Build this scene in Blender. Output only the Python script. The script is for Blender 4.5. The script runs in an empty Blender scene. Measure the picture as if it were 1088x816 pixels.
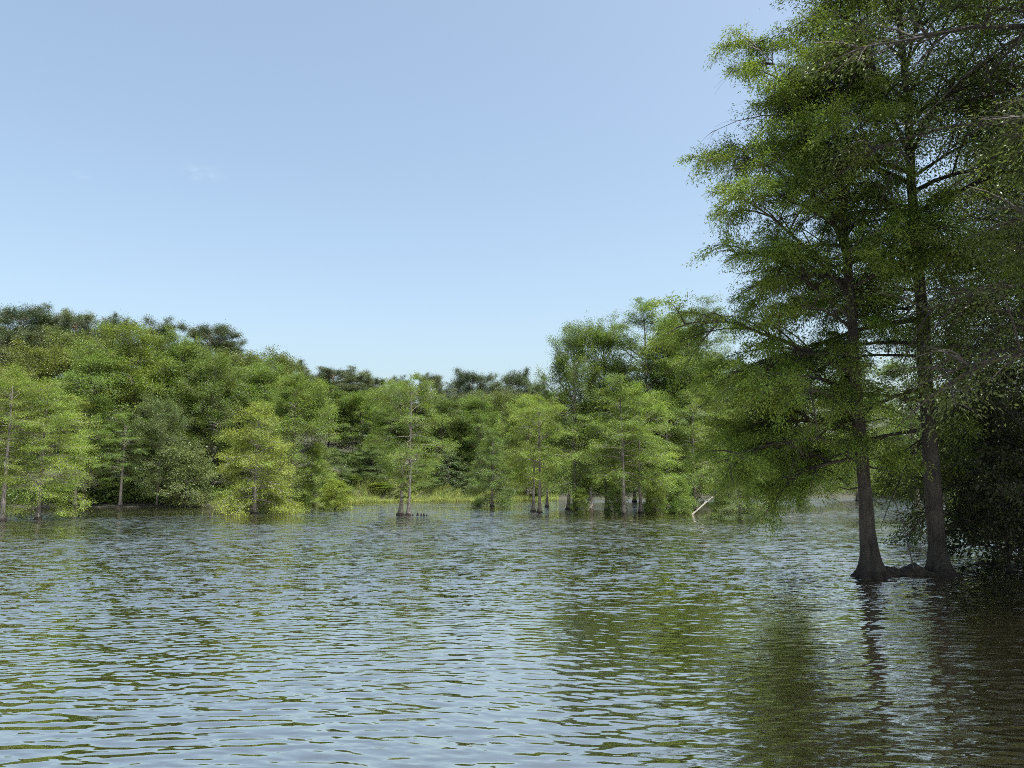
import bpy, math, random
import numpy as np

random.seed(7)
C = bpy.context.scene.collection
PI = math.pi

# ---------------------------------------------------------------- camera numbers
EYE = 2.2                       # eye height above the water, metres
FPX = 791.0                     # focal length in photo pixels (1088 wide)
PITCH = math.atan(105.0 / FPX)
CP, SP = math.cos(PITCH), math.sin(PITCH)


def ray_x(px, Y, z=0.0):
    """world x of something seen in photo column px when it stands Y metres out at height z"""
    return (px - 544.0) / FPX * (Y * CP + (z - EYE) * SP)


def ray_z(py, Y):
    v = (408.0 - py) / FPX
    return EYE + Y * (v * CP + SP) / (CP - v * SP)


def dist_of(py):
    """distance of a waterline seen in photo row py"""
    return EYE * FPX / (py - 513.0)


# ---------------------------------------------------------------- object helpers
def tag(o, label=None, cat=None, group=None, kind=None):
    if label: o['label'] = label
    if cat: o['category'] = cat
    if group: o['group'] = group
    if kind: o['kind'] = kind
    return o


def empty(name, loc, rz=0.0, scale=(1, 1, 1)):
    o = bpy.data.objects.new(name, None)
    o.empty_display_size = 0.3
    C.objects.link(o)
    o.location = loc
    o.rotation_euler = (0, 0, rz)
    o.scale = scale
    return o


class MB:
    """collects quads (numpy) and builds one mesh"""
    def __init__(self):
        self.v, self.f, self.t, self.n = [], [], [], 0

    def add(self, verts, quads, tint=None):
        verts = np.asarray(verts, np.float32).reshape(-1, 3)
        quads = np.asarray(quads, np.int32).reshape(-1, 4)
        self.v.append(verts)
        self.f.append(quads + self.n)
        self.t.append(np.full(len(quads), .5, np.float32) if tint is None else np.asarray(tint, np.float32))
        self.n += len(verts)

    def mesh(self, name, mats, smooth=True):
        v = np.concatenate(self.v); f = np.concatenate(self.f); t = np.concatenate(self.t)
        m = bpy.data.meshes.new(name)
        m.vertices.add(len(v)); m.vertices.foreach_set('co', v.ravel())
        m.loops.add(f.size); m.loops.foreach_set('vertex_index', f.ravel())
        m.polygons.add(len(f))
        m.polygons.foreach_set('loop_start', np.arange(0, f.size, 4, dtype=np.int32))
        m.polygons.foreach_set('use_smooth', np.full(len(f), smooth, bool))
        a = m.attributes.new('tint', 'FLOAT', 'FACE')
        a.data.foreach_set('value', t)
        for x in (mats if isinstance(mats, (list, tuple)) else [mats]):
            m.materials.append(x)
        m.update(calc_edges=True)
        return m


def obj(name, mesh, parent=None, color=None):
    o = bpy.data.objects.new(name, mesh)
    C.objects.link(o)
    if parent: o.parent = parent
    if color: o.color = (*color, 1)
    return o


def unit(a):
    return a / np.maximum(np.linalg.norm(a, axis=-1, keepdims=True), 1e-9)


def tubes(mb, pts, rad, sides):
    """pts (N,K,3), rad (N,K): N tubes at once"""
    N, K, _ = pts.shape
    tan = unit(np.gradient(pts, axis=1))
    ref = np.where(np.abs(tan[..., 2:3]) > .9, np.array([1., 0, 0]), np.array([0, 0, 1.]))
    a = unit(np.cross(tan, ref)); b = np.cross(tan, a)
    th = np.arange(sides) / sides * 2 * PI
    ring = a[:, :, None] * np.cos(th)[:, None] + b[:, :, None] * np.sin(th)[:, None]
    v = pts[:, :, None] + ring * rad[:, :, None, None]
    idx = np.arange(N * K * sides).reshape(N, K, sides)
    nx = np.roll(idx, -1, 2)
    q = np.stack([idx[:, :-1], nx[:, :-1], nx[:, 1:], idx[:, 1:]], -1)
    mb.add(v, q)


def leaves(mb, p, d, n, L, W, rng):
    """one pointed leaf (or one needle spray) per row"""
    d = unit(d); s = unit(np.cross(d, n))
    L = L[:, None]; W = W[:, None]
    up = np.cross(s, d)
    v = np.stack([p, p + d * L * .45 + s * W + up * W * .25, p + d * L - up * L * .06, p + d * L * .45 - s * W + up * W * .25], 1)
    q = np.arange(len(p) * 4).reshape(-1, 4)
    mb.add(v, q, rng.random(len(p)))


def trunk_rings(mb, path, r0, rtop, flare, fh, sides, rings, rng, flutes=5, famp=.25, deep=.8, rough=.0):
    H = path[-1, 2]
    z = np.concatenate([np.linspace(-deep, 0, 4)[:-1], H * (np.linspace(0, 1, rings) ** 1.5)])
    zz = np.maximum(z, 0)
    cx = np.interp(zz, path[:, 2], path[:, 0]); cy = np.interp(zz, path[:, 2], path[:, 1])
    base = rtop + (r0 - rtop) * (1 - zz / H) ** .9
    fl = np.exp(-zz / fh)
    th = np.arange(sides) / sides * 2 * PI
    ph = rng.random() * 6.28
    lob = (np.abs(np.cos(th * flutes / 2 + ph + .5 * np.sin(th + ph))) - .6) * famp \
        + .35 * famp * np.cos(th * 2 + ph * 2) + .3 * famp * np.sin(th * 3 + ph)
    r = base[:, None] * (1 + flare * fl[:, None]) * (1 + lob[None] * (fl[:, None] * .9 + .12))
    if rough:
        r = r * (1 + rough * (rng.random(r.shape) - .5)) * (1 + .06 * np.sin(zz * 2.1 + ph)[:, None])
    v = np.stack([cx[:, None] + r * np.cos(th), cy[:, None] + r * np.sin(th), np.repeat(z[:, None], sides, 1)], -1)
    K = len(z)
    idx = np.arange(K * sides).reshape(K, sides); nx = np.roll(idx, -1, 1)
    mb.add(v, np.stack([idx[:-1], nx[:-1], nx[1:], idx[1:]], -1))


# ---------------------------------------------------------------- materials
def new_mat(name):
    m = bpy.data.materials.new(name); m.use_nodes = True
    nt = m.node_tree
    for n in list(nt.nodes): nt.nodes.remove(n)
    return m, nt, nt.nodes, nt.links


def N(nodes, t, **kw):
    n = nodes.new(t)
    for k, v in kw.items(): setattr(n, k, v)
    return n


def math_(nodes, links, op, a, b=None, clamp=False):
    n = nodes.new('ShaderNodeMath'); n.operation = op; n.use_clamp = clamp
    for i, x in enumerate((a, b)):
        if x is None: continue
        if isinstance(x, (int, float)): n.inputs[i].default_value = x
        else: links.new(x, n.inputs[i])
    return n.outputs[0]


def leaf_material(name, gloss=.06, trans=.45, rough=.45, yellow=(1.15, 1.12, .55)):
    m, nt, nd, lk = new_mat(name)
    out = N(nd, 'ShaderNodeOutputMaterial')
    oi = N(nd, 'ShaderNodeObjectInfo')
    at = N(nd, 'ShaderNodeAttribute', attribute_name='tint')
    geo = N(nd, 'ShaderNodeNewGeometry')
    ns = N(nd, 'ShaderNodeTexNoise'); ns.inputs['Scale'].default_value = .9; ns.inputs['Detail'].default_value = 2
    lk.new(geo.outputs['Position'], ns.inputs['Vector'])
    # leaf to leaf and bough to bough colour differences
    v = math_(nd, lk, 'MULTIPLY_ADD', at.outputs['Fac'], .55); v.node.inputs[2].default_value = .72
    hue = N(nd, 'ShaderNodeHueSaturation')
    lk.new(oi.outputs['Color'], hue.inputs['Color'])
    h = math_(nd, lk, 'MULTIPLY_ADD', ns.outputs['Fac'], .07); h.node.inputs[2].default_value = .465
    lk.new(h, hue.inputs['Hue']); lk.new(v, hue.inputs['Value'])
    dif = N(nd, 'ShaderNodeBsdfDiffuse'); lk.new(hue.outputs[0], dif.inputs['Color'])
    yl = N(nd, 'ShaderNodeVectorMath', operation='MULTIPLY'); lk.new(hue.outputs[0], yl.inputs[0]); yl.inputs[1].default_value = yellow
    tr = N(nd, 'ShaderNodeBsdfTranslucent'); lk.new(yl.outputs[0], tr.inputs['Color'])
    mx = N(nd, 'ShaderNodeMixShader'); mx.inputs[0].default_value = trans
    lk.new(dif.outputs[0], mx.inputs[1]); lk.new(tr.outputs[0], mx.inputs[2])
    gl = N(nd, 'ShaderNodeBsdfGlossy'); gl.inputs['Roughness'].default_value = rough
    gl.inputs['Color'].default_value = (.9, .95, 1, 1)
    m2 = N(nd, 'ShaderNodeMixShader'); m2.inputs[0].default_value = gloss
    lk.new(mx.outputs[0], m2.inputs[1]); lk.new(gl.outputs[0], m2.inputs[2])
    lk.new(m2.outputs[0], out.inputs['Surface'])
    return m


def bark_material(name, dark, light, scale=6.0, wet=True):
    m, nt, nd, lk = new_mat(name)
    out = N(nd, 'ShaderNodeOutputMaterial'); b = N(nd, 'ShaderNodeBsdfPrincipled')
    tc = N(nd, 'ShaderNodeTexCoord')
    mp = N(nd, 'ShaderNodeMapping'); mp.inputs['Scale'].default_value = (1, 1, .13)
    lk.new(tc.outputs['Object'], mp.inputs['Vector'])
    ns = N(nd, 'ShaderNodeTexNoise'); ns.inputs['Scale'].default_value = scale * 2.5; ns.inputs['Detail'].default_value = 6; ns.inputs['Roughness'].default_value = .65
    lk.new(mp.outputs[0], ns.inputs['Vector'])
    n2 = N(nd, 'ShaderNodeTexNoise'); n2.inputs['Scale'].default_value = 1.7; n2.inputs['Detail'].default_value = 4
    lk.new(tc.outputs['Object'], n2.inputs['Vector'])
    s = math_(nd, lk, 'ADD', ns.outputs['Fac'], n2.outputs['Fac'])
    cr = N(nd, 'ShaderNodeValToRGB')
    cr.color_ramp.elements[0].position = .36; cr.color_ramp.elements[0].color = (*dark, 1)
    cr.color_ramp.elements[1].position = .66; cr.color_ramp.elements[1].color = (*light, 1)
    sh = math_(nd, lk, 'MULTIPLY', s, .5); lk.new(sh, cr.inputs[0])
    col = cr.outputs[0]
    if wet:   # the soaked band above the water
        geo = N(nd, 'ShaderNodeNewGeometry'); sx = N(nd, 'ShaderNodeSeparateXYZ'); lk.new(geo.outputs['Position'], sx.inputs[0])
        zz = math_(nd, lk, 'MULTIPLY_ADD', n2.outputs['Fac'], .22); zz.node.inputs[2].default_value = .02
        d = math_(nd, lk, 'SUBTRACT', sx.outputs['Z'], zz)
        w = math_(nd, lk, 'MULTIPLY', d, 14., True)
        mx = N(nd, 'ShaderNodeMix', data_type='RGBA'); lk.new(w, mx.inputs['Factor'])
        mx.inputs['A'].default_value = (.012, .009, .006, 1); lk.new(col, mx.inputs['B'])
        col = mx.outputs['Result']
    lk.new(col, b.inputs['Base Color']); b.inputs['Roughness'].default_value = .9
    bp = N(nd, 'ShaderNodeBump'); bp.inputs['Strength'].default_value = .8; bp.inputs['Distance'].default_value = .03
    lk.new(ns.outputs['Fac'], bp.inputs['Height']); lk.new(bp.outputs[0], b.inputs['Normal'])
    lk.new(b.outputs[0], out.inputs['Surface'])
    return m


M = {
    'needle': leaf_material('cypress_foliage', .015, .36, .5),
    'pine': leaf_material('pine_foliage', .02, .2, .4, (1.1, 1.05, .7)),
    'broad': leaf_material('broadleaf_foliage', .012, .35, .38),
    'glossy': leaf_material('glossy_broadleaf_foliage', .02, .38, .4),
    'bark': bark_material('cypress_bark', (.020, .0185, .017), (.105, .100, .092)),
    'pale': bark_material('pale_weathered_bark', (.035, .033, .030), (.115, .11, .10)),
    'darkbark': bark_material('dark_wet_bark', (.010, .0085, .007), (.040, .035, .030)),
    'nearbark': bark_material('old_cypress_bark', (.006, .0052, .0045), (.046, .039, .032), 7),
    'pinebark': bark_material('pine_bark', (.05, .032, .022), (.16, .1, .07), wet=False),
    'dead': bark_material('bleached_dead_wood', (.075, .073, .07), (.20, .197, .188), 9, wet=False),
}


# ---------------------------------------------------------------- tree grower
def grow(seed, H, R, cb, prof, elev, nprim, nsec, nleaf, leaf, droop=.25, sdroop=.3, pend=.5, flat=.45, jit=.3,
         trunk=(.2, .03, 1.0, .8), sides=10, rings=26, flutes=5, famp=.25, lean=(0, 0), ntert=0, wob=.05, bark='bark',
         fol='needle', upn=.9, inner=.3, dead=4, skip=.0, rough=0., pw=1.0, stub=True, az_bias=None, az_cut=None, bush=.22, ragged=(.72, 1.12), elnoise=.13, tip=.8, leafspread=.55):
    """returns (trunk and limbs mesh, crown mesh) of one tree, standing at the origin"""
    rng = np.random.default_rng(seed)
    # stem
    zs = np.linspace(0, H, 14)
    path = np.stack([lean[0] * (zs / H) ** 1.3 * H + wob * np.cumsum(rng.normal(0, 1, 14)) * .3,
                     lean[1] * (zs / H) ** 1.3 * H + wob * np.cumsum(rng.normal(0, 1, 14)) * .3, zs], 1)
    path[0, :2] = 0
    tm = bm_ = MB()
    trunk_rings(tm, path, trunk[0], trunk[1], trunk[2], trunk[3], sides, rings, rng, flutes, famp, rough=rough)
    # limbs
    t = ((np.arange(nprim) + rng.random(nprim)) / nprim) ** pw
    z0 = (cb + t * (1 - cb) * .985) * H
    az = np.arange(nprim) * 2.399 + rng.normal(0, .35, nprim)
    if az_bias is not None:
        az = az + az_bias[1] * (1 - t) ** 1.5 * np.sin(az_bias[0] - az)
    L = np.interp(t, *prof) * R * rng.uniform(*ragged, nprim)
    if az_cut is not None:
        L = np.where((t < az_cut[1]) & (np.cos(az - az_cut[0]) < .42), L * .12, L)
    el = np.radians(np.interp(t, *elev)) + rng.normal(0, elnoise, nprim)
    L = L / np.maximum(np.cos(el), .45)
    d = np.stack([np.cos(az) * np.cos(el), np.sin(az) * np.cos(el), np.sin(el)], 1)
    s = np.linspace(0, 1, 7)
    o = np.stack([np.interp(z0, zs, path[:, 0]), np.interp(z0, zs, path[:, 1]), z0], 1)
    P = o[:, None] + d[:, None] * (L[:, None] * s)[..., None]
    P[..., 2] -= droop * L[:, None] * s ** 2.2
    P += np.cumsum(rng.normal(0, .018, P.shape), 1) * L[:, None, None] * s[None, :, None]
    tr_at = trunk[1] + (trunk[0] - trunk[1]) * (1 - z0 / H)
    r1 = np.minimum(.020 * L ** .8 + .006, tr_at * .6)
    tubes(bm_, P, r1[:, None] * (1 - .85 * s), 5)
    # side twigs
    ns = np.maximum(2, (nsec * (L / R) ** .8).astype(int))
    pi = np.repeat(np.arange(nprim), ns)
    n2 = len(pi)
    s2 = inner + (1 - inner) * rng.random(n2) ** .85
    k = np.clip(s2 * 6, 0, 5.999); k0 = k.astype(int); fr = (k - k0)[:, None]
    p2 = P[pi, k0] * (1 - fr) + P[pi, k0 + 1] * fr
    td = unit(P[pi, k0 + 1] - P[pi, k0])
    side = np.where(rng.random(n2) < .5, -1., 1.)[:, None]
    perp = unit(np.cross(td, np.array([0, 0, 1.]))) * side
    ang = rng.uniform(.45, 1.15, n2)[:, None]
    d2 = unit(td * np.cos(ang) + perp * np.sin(ang) + rng.normal(0, bush, (n2, 3)) + np.array([0, 0, .1 + bush * .4]))
    L2 = (.22 * R + .36 * L[pi] * (1.1 - s2)) * rng.uniform(.55, 1.15, n2)
    ss = np.linspace(0, 1, 4)
    P2 = p2[:, None] + d2[:, None] * (L2[:, None] * ss)[..., None]
    P2[..., 2] -= sdroop * L2[:, None] * ss ** 2
    tubes(bm_, P2, (np.minimum(r1[pi] * .45, .012 * R ** .5 + .004))[:, None] * (1 - .75 * ss), 3)
    src, dirs, lens = P2, d2, L2
    if ntert:
        ti = np.repeat(np.arange(n2), ntert); n3 = len(ti)
        s3 = .15 + .85 * rng.random(n3)
        k = np.clip(s3 * 3, 0, 2.999); k0 = k.astype(int); fr = (k - k0)[:, None]
        p3 = P2[ti, k0] * (1 - fr) + P2[ti, k0 + 1] * fr
        td = unit(P2[ti, k0 + 1] - P2[ti, k0])
        perp = unit(np.cross(td, np.array([0, 0, 1.]))) * np.where(rng.random(n3) < .5, -1., 1.)[:, None]
        ang = rng.uniform(.4, 1.1, n3)[:, None]
        d3 = unit(td * np.cos(ang) + perp * np.sin(ang) + rng.normal(0, .25, (n3, 3)))
        L3 = (.1 * R + .3 * L2[ti] * (1.1 - s3)) * rng.uniform(.6, 1.2, n3)
        P3 = p3[:, None] + d3[:, None] * (L3[:, None] * ss)[..., None]
        P3[..., 2] -= sdroop * 1.2 * L3[:, None] * ss ** 2
        tubes(bm_, P3, np.full((n3, 1), .0045) * (1 - .6 * ss), 3)
        src, dirs, lens = P3, d3, L3
    # dead stubs on the bare stem
    if dead and stub:
        zd = rng.uniform(.12, max(cb, .3), dead) * H; ad = rng.random(dead) * 6.28
        ld = rng.uniform(.15, .45, dead) * R
        dd = np.stack([np.cos(ad), np.sin(ad), rng.normal(.05, .25, dead)], 1)
        od = np.stack([np.interp(zd, zs, path[:, 0]), np.interp(zd, zs, path[:, 1]), zd], 1)
        sd = np.linspace(0, 1, 5)
        Pd = od[:, None] + dd[:, None] * (ld[:, None] * sd)[..., None] + rng.normal(0, .03, (dead, 5, 3)) * ld[:, None, None]
        tubes(bm_, Pd, np.full((dead, 1), .02) * (1 - .8 * sd), 4)
    # foliage
    nl = np.maximum(1, (nleaf * (lens / lens.mean()) * rng.uniform(.35, 1.5, len(src))).astype(int))
    if skip:
        nl[rng.random(len(src)) < skip * .5] = 0
        if ntert: nl[(rng.random(n2) < skip)[ti]] = 0
        else: nl[rng.random(len(src)) < skip * .5] = 0
    li = np.repeat(np.arange(len(src)), nl); n4 = len(li)
    s4 = rng.random(n4) ** .8 * 1.08
    k = np.clip(s4 * 3, 0, 2.999); k0 = k.astype(int); fr = (s4 * 3 - k0)[:, None]
    base = src[li, k0] * (1 - fr) + src[li, k0 + 1] * fr
    j = rng.normal(0, 1, (n4, 3)) * np.array([1, 1, flat]) * jit * np.minimum(lens[li], .35 * R)[:, None] * .6
    p4 = base + j
    d4 = dirs[li] * .8 + unit(j + 1e-6) * .35 + rng.normal(0, leafspread, (n4, 3)) + np.array([0, 0, -pend])
    nn = rng.normal(0, .6, (n4, 3)) + np.array([0, 0, upn])
    LL = leaf[0] * rng.uniform(.6, 1.3, n4); WW = leaf[1] * rng.uniform(.7, 1.3, n4)
    cm = MB()
    leaves(cm, p4, d4, nn, LL, WW, rng)
    return (tm.mesh('trunk', M[bark]), cm.mesh('crown', M[fol], smooth=False))


PROTO = {}


def proto(key, H, R, **kw):
    ms = grow(H=H, R=R, **kw)
    co = np.empty(len(ms[1].vertices) * 3, np.float32); ms[1].vertices.foreach_get('co', co); co = co.reshape(-1, 3)
    PROTO[key] = (float(np.percentile(co[:, 2], 99.8)), float(np.percentile(np.hypot(co[:, 0], co[:, 1]), 96)), ms)


def plant(key, name, loc, h, r, rz, color, label, cat='tree', group=None):
    H, R, ms = PROTO[key]
    root = empty(name, loc, rz, (r / R, r / R, h / H))
    tag(root, label, cat, group)
    for nm, me in zip(('trunk', 'crown'), ms):
        obj(nm, me, root, color if nm == 'crown' else (.5, .5, .5))
    return root


# kinds of cypress: broad flat layers / tall and airy / full to the ground / skirted cone
FLATTOP = ([0, .15, .4, .7, .9, 1], [.55, .95, 1., .85, .55, .2])
CONE = ([0, .12, .35, .7, 1], [.8, 1., .85, .5, .1])
FULL = ([0, .1, .35, .6, .85, 1], [.75, .95, 1., .9, .6, .2])
TALL = ([0, .2, .55, .8, .93, 1], [.6, .9, 1., .9, .7, .4])
EL_C = ([0, .3, .7, 1], [-4, 8, 28, 62])
EL_F = ([0, .3, .7, 1], [-10, 5, 30, 65])
for sd in (1, 2):
    proto(f'broad{sd}', 9.5, 3.0, seed=10 + sd, cb=.27, prof=FLATTOP, elev=EL_C, nprim=44, nsec=12, nleaf=150, leaf=(.115, .0185), ragged=(.55, 1.2), elnoise=.2,
          droop=.2, pend=.4, flat=.6, jit=.34, bush=.4, trunk=(.12, .03, 1.0, .4), dead=7, skip=.3)
    proto(f'tall{sd}', 14., 3.2, seed=20 + sd, cb=.36, prof=TALL, elev=EL_C, nprim=50, nsec=11, nleaf=140, leaf=(.125, .02), ragged=(.55, 1.2), elnoise=.2,
          droop=.2, pend=.4, flat=.5, jit=.33, bush=.32, trunk=(.17, .03, 1.0, .5), dead=8, skip=.3)
    proto(f'airy{sd}', 15., 3.2, seed=30 + sd, cb=.36, prof=([0, .2, .55, .8, .93, 1], [.7, .95, 1., .95, .85, .75]), elev=([0, .5, 1], [10, 28, 45]), nprim=52, nsec=12, nleaf=160, leaf=(.125, .02), ragged=(.5, 1.2), elnoise=.22,
          droop=.1, pend=.35, flat=.6, jit=.34, bush=.35, trunk=(.16, .04, 1.0, .5), dead=10, skip=.2)
    proto(f'full{sd}', 15., 3.9, seed=40 + sd, cb=.06, prof=FULL, elev=([0, .3, .7, 1], [12, 32, 50, 68]), nprim=84, nsec=11, nleaf=130, leaf=(.155, .028), ragged=(.55, 1.15), elnoise=.22,
          droop=.1, pend=.35, flat=.9, jit=.36, bush=.45, trunk=(.17, .03, .8, .5), dead=0, skip=.26)
    proto(f'skirt{sd}', 7.5, 3.0, seed=50 + sd, cb=.04, prof=CONE, elev=([0, .3, .7, 1], [2, 12, 30, 65]), nprim=66, nsec=12, nleaf=135, leaf=(.115, .0185), ragged=(.6, 1.15), elnoise=.18,
          droop=.36, pend=.6, flat=.6, jit=.36, bush=.4, trunk=(.13, .02, 1.0, .4), dead=0, skip=.24)
    proto(f'low{sd}', 9.5, 3.2, seed=95 + sd, cb=.07, prof=([0, .1, .4, .7, .9, 1], [.5, .7, 1., .85, .55, .2]), elev=EL_C, nprim=58, nsec=12, nleaf=140, leaf=(.115, .0185), ragged=(.5, 1.2), elnoise=.22,
          droop=.3, pend=.5, flat=.6, jit=.36, bush=.4, trunk=(.12, .03, 1.0, .4), dead=5, skip=.32)
    proto(f'pine{sd}', 18., 3.3, seed=60 + sd, cb=.52, prof=([0, .3, .65, .88, 1], [.55, 1., 1., .8, .6]), elev=([0, .5, 1], [8, 22, 42]), nprim=52, nsec=12,
          nleaf=115, leaf=(.22, .03), droop=-.04, sdroop=-.15, pend=-.15, flat=.9, jit=.5, trunk=(.2, .05, .2, .5), bark='pinebark', fol='pine', bush=.5,
          upn=.4, inner=.45, dead=6, ragged=(.6, 1.15), elnoise=.2)
    proto(f'hard{sd}', 13., 3.8, seed=70 + sd, cb=.12, prof=([0, .15, .45, .75, .93, 1], [.55, .9, 1., .85, .6, .4]), elev=([0, .5, 1], [5, 30, 58]), nprim=64, nsec=11,
          nleaf=76, leaf=(.18, .045), droop=.12, sdroop=.12, pend=.2, flat=.9, jit=.42, bush=.45, trunk=(.16, .03, .3, .5), fol='broad', upn=.6, dead=0, skip=.25)
    proto(f'shrub{sd}', 4., 2., seed=80 + sd, cb=.02, prof=([0, .3, .7, 1], [.8, 1., .8, .3]), elev=([0, .5, 1], [10, 40, 70]), nprim=40, nsec=10,
          nleaf=40, leaf=(.17, .036), droop=.25, sdroop=.3, pend=.35, flat=.7, jit=.6, bush=.4, trunk=(.06, .015, .4, .3), fol='broad', upn=.6, dead=0)
proto('cedar1', 6., 2.4, seed=90, cb=.03, prof=CONE, elev=([0, .5, 1], [15, 20, 55]), nprim=46, nsec=11, nleaf=40, leaf=(.18, .034),
      droop=.55, sdroop=.5, pend=.7, flat=.25, jit=.4, trunk=(.1, .02, .3, .4), dead=0)

# leaf colours (own colour of the foliage, linear)
LIME = (.098, .146, .023)
GREEN = (.074, .119, .022)
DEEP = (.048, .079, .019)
OLIVE = (.071, .094, .025)
GREY = (.062, .088, .031)
PINE = (.050, .073, .032)
PINE2 = (.060, .082, .036)

# ---------------------------------------------------------------- lake outline and land
LAKE = np.array([(-60, 2), (-20, 1.5), (8, 1.5), (10.5, 6), (12.6, 13), (16.5, 24), (22, 36), (36, 50), (58, 66), (74, 90), (70, 116),
                 (44, 119), (26, 112), (10, 101), (-3, 95), (-21, 92), (-24.5, 87), (-22.5, 75), (-27, 69.5), (-46, 68.5), (-66, 67),
                 (-82, 45)], float)


def lake_sd(x, y):
    """signed distance to the shore: positive on land"""
    x = np.asarray(x, float); y = np.asarray(y, float)
    best = np.full(x.shape, 1e9); inside = np.zeros(x.shape, bool)
    n = len(LAKE)
    for i in range(n):
        a = LAKE[i]; b = LAKE[(i + 1) % n]
        ex, ey = b - a
        tt = np.clip(((x - a[0]) * ex + (y - a[1]) * ey) / (ex * ex + ey * ey), 0, 1)
        best = np.minimum(best, np.hypot(x - a[0] - tt * ex, y - a[1] - tt * ey))
        c = (a[1] > y) != (b[1] > y)
        with np.errstate(divide='ignore', invalid='ignore'):
            xi = a[0] + (y - a[1]) / (ey if ey else 1e-9) * ex
        inside ^= c & (x < xi)
    return np.where(inside, -best, best)


def sstep(a, b, x):
    t = np.clip((x - a) / (b - a), 0, 1)
    return t * t * (3 - 2 * t)


def land_z(x, y):
    d = lake_sd(x, y)
    hill = 11 * sstep(70, 122, y) * sstep(8, -48, x) + 2.5 * sstep(100, 150, y)
    bump = .12 * np.sin(x * .9 + 1.3 * np.sin(y * .5)) * np.sin(y * .8 + x * .2)
    return np.where(d < 0, np.maximum(-1.4, .22 * d - .05), .1 * np.minimum(d, 7) + (hill + bump) * sstep(0, 3, d))


def gz(x, y):
    return float(land_z(np.array([x]), np.array([y]))[0])


def grid_mesh(name, xs, ys, zf, mat, smooth=True):
    X, Y = np.meshgrid(xs, ys)
    Z = zf(X, Y)
    idx = np.arange(X.size).reshape(X.shape)
    q = np.stack([idx[:-1, :-1], idx[:-1, 1:], idx[1:, 1:], idx[1:, :-1]], -1)
    mb = MB(); mb.add(np.stack([X, Y, Z], -1), q)
    return mb.mesh(name, mat, smooth)


m, nt, nd, lk = new_mat('forest_floor')
out = N(nd, 'ShaderNodeOutputMaterial'); b = N(nd, 'ShaderNodeBsdfPrincipled'); b.inputs['Roughness'].default_value = .95
geo = N(nd, 'ShaderNodeNewGeometry')
ns = N(nd, 'ShaderNodeTexNoise'); ns.inputs['Scale'].default_value = .8; ns.inputs['Detail'].default_value = 8
lk.new(geo.outputs['Position'], ns.inputs['Vector'])
cr = N(nd, 'ShaderNodeValToRGB')
cr.color_ramp.elements[0].position = .35; cr.color_ramp.elements[0].color = (.012, .010, .007, 1)
cr.color_ramp.elements[1].position = .68; cr.color_ramp.elements[1].color = (.018, .023, .009, 1)
lk.new(ns.outputs['Fac'], cr.inputs[0]); lk.new(cr.outputs[0], b.inputs['Base Color']); lk.new(b.outputs[0], out.inputs['Surface'])
FLOOR = m
xs = np.concatenate([np.linspace(-900, -130, 20)[:-1], np.linspace(-130, 130, 175), np.linspace(130, 900, 20)[1:]])
ys = np.concatenate([np.linspace(-400, -20, 12)[:-1], np.linspace(-20, 190, 150), np.linspace(190, 1500, 24)[1:]])
tag(obj('ground', grid_mesh('ground', xs, ys, land_z, FLOOR)), 'wooded ground rising behind the lake shore', None, None, 'structure')

# ---------------------------------------------------------------- water
m, nt, nd, lk = new_mat('lake_water')
out = N(nd, 'ShaderNodeOutputMaterial')
body = N(nd, 'ShaderNodeBsdfDiffuse'); body.inputs['Color'].default_value = (.010, .009, .005, 1)
gls = N(nd, 'ShaderNodeBsdfGlossy'); gls.inputs['Roughness'].default_value = .025; gls.inputs['Color'].default_value = (1, .965, .875, 1)
fre = N(nd, 'ShaderNodeFresnel'); fre.inputs['IOR'].default_value = 1.333
b = N(nd, 'ShaderNodeMixShader')
geo = N(nd, 'ShaderNodeNewGeometry')
chop = N(nd, 'ShaderNodeAttribute', attribute_name='chop')


def slope_noise(scale, stretch, rot, det):
    mp = N(nd, 'ShaderNodeMapping'); mp.inputs['Scale'].default_value = (stretch, 1, 1); mp.inputs['Rotation'].default_value = (0, 0, rot)
    lk.new(geo.outputs['Position'], mp.inputs['Vector'])
    n = N(nd, 'ShaderNodeTexNoise'); n.inputs['Scale'].default_value = scale; n.inputs['Detail'].default_value = det
    n.inputs['Roughness'].default_value = .55
    lk.new(mp.outputs[0], n.inputs['Vector'])
    sub = N(nd, 'ShaderNodeVectorMath', operation='SUBTRACT'); lk.new(n.outputs['Color'], sub.inputs[0]); sub.inputs[1].default_value = (.5, .5, .5)
    return sub.outputs[0]


s1 = slope_noise(8., .25, .10, 1.5)
s2 = slope_noise(22., .35, -.2, 1.0)
ad = N(nd, 'ShaderNodeVectorMath', operation='ADD'); lk.new(s1, ad.inputs[0])
sc2 = N(nd, 'ShaderNodeVectorMath', operation='SCALE'); sc2.inputs['Scale'].default_value = .6; lk.new(s2, sc2.inputs[0]); lk.new(sc2.outputs[0], ad.inputs[1])
ml = N(nd, 'ShaderNodeVectorMath', operation='MULTIPLY'); lk.new(ad.outputs[0], ml.inputs[0]); ml.inputs[1].default_value = (.55, 1., 0)
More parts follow.
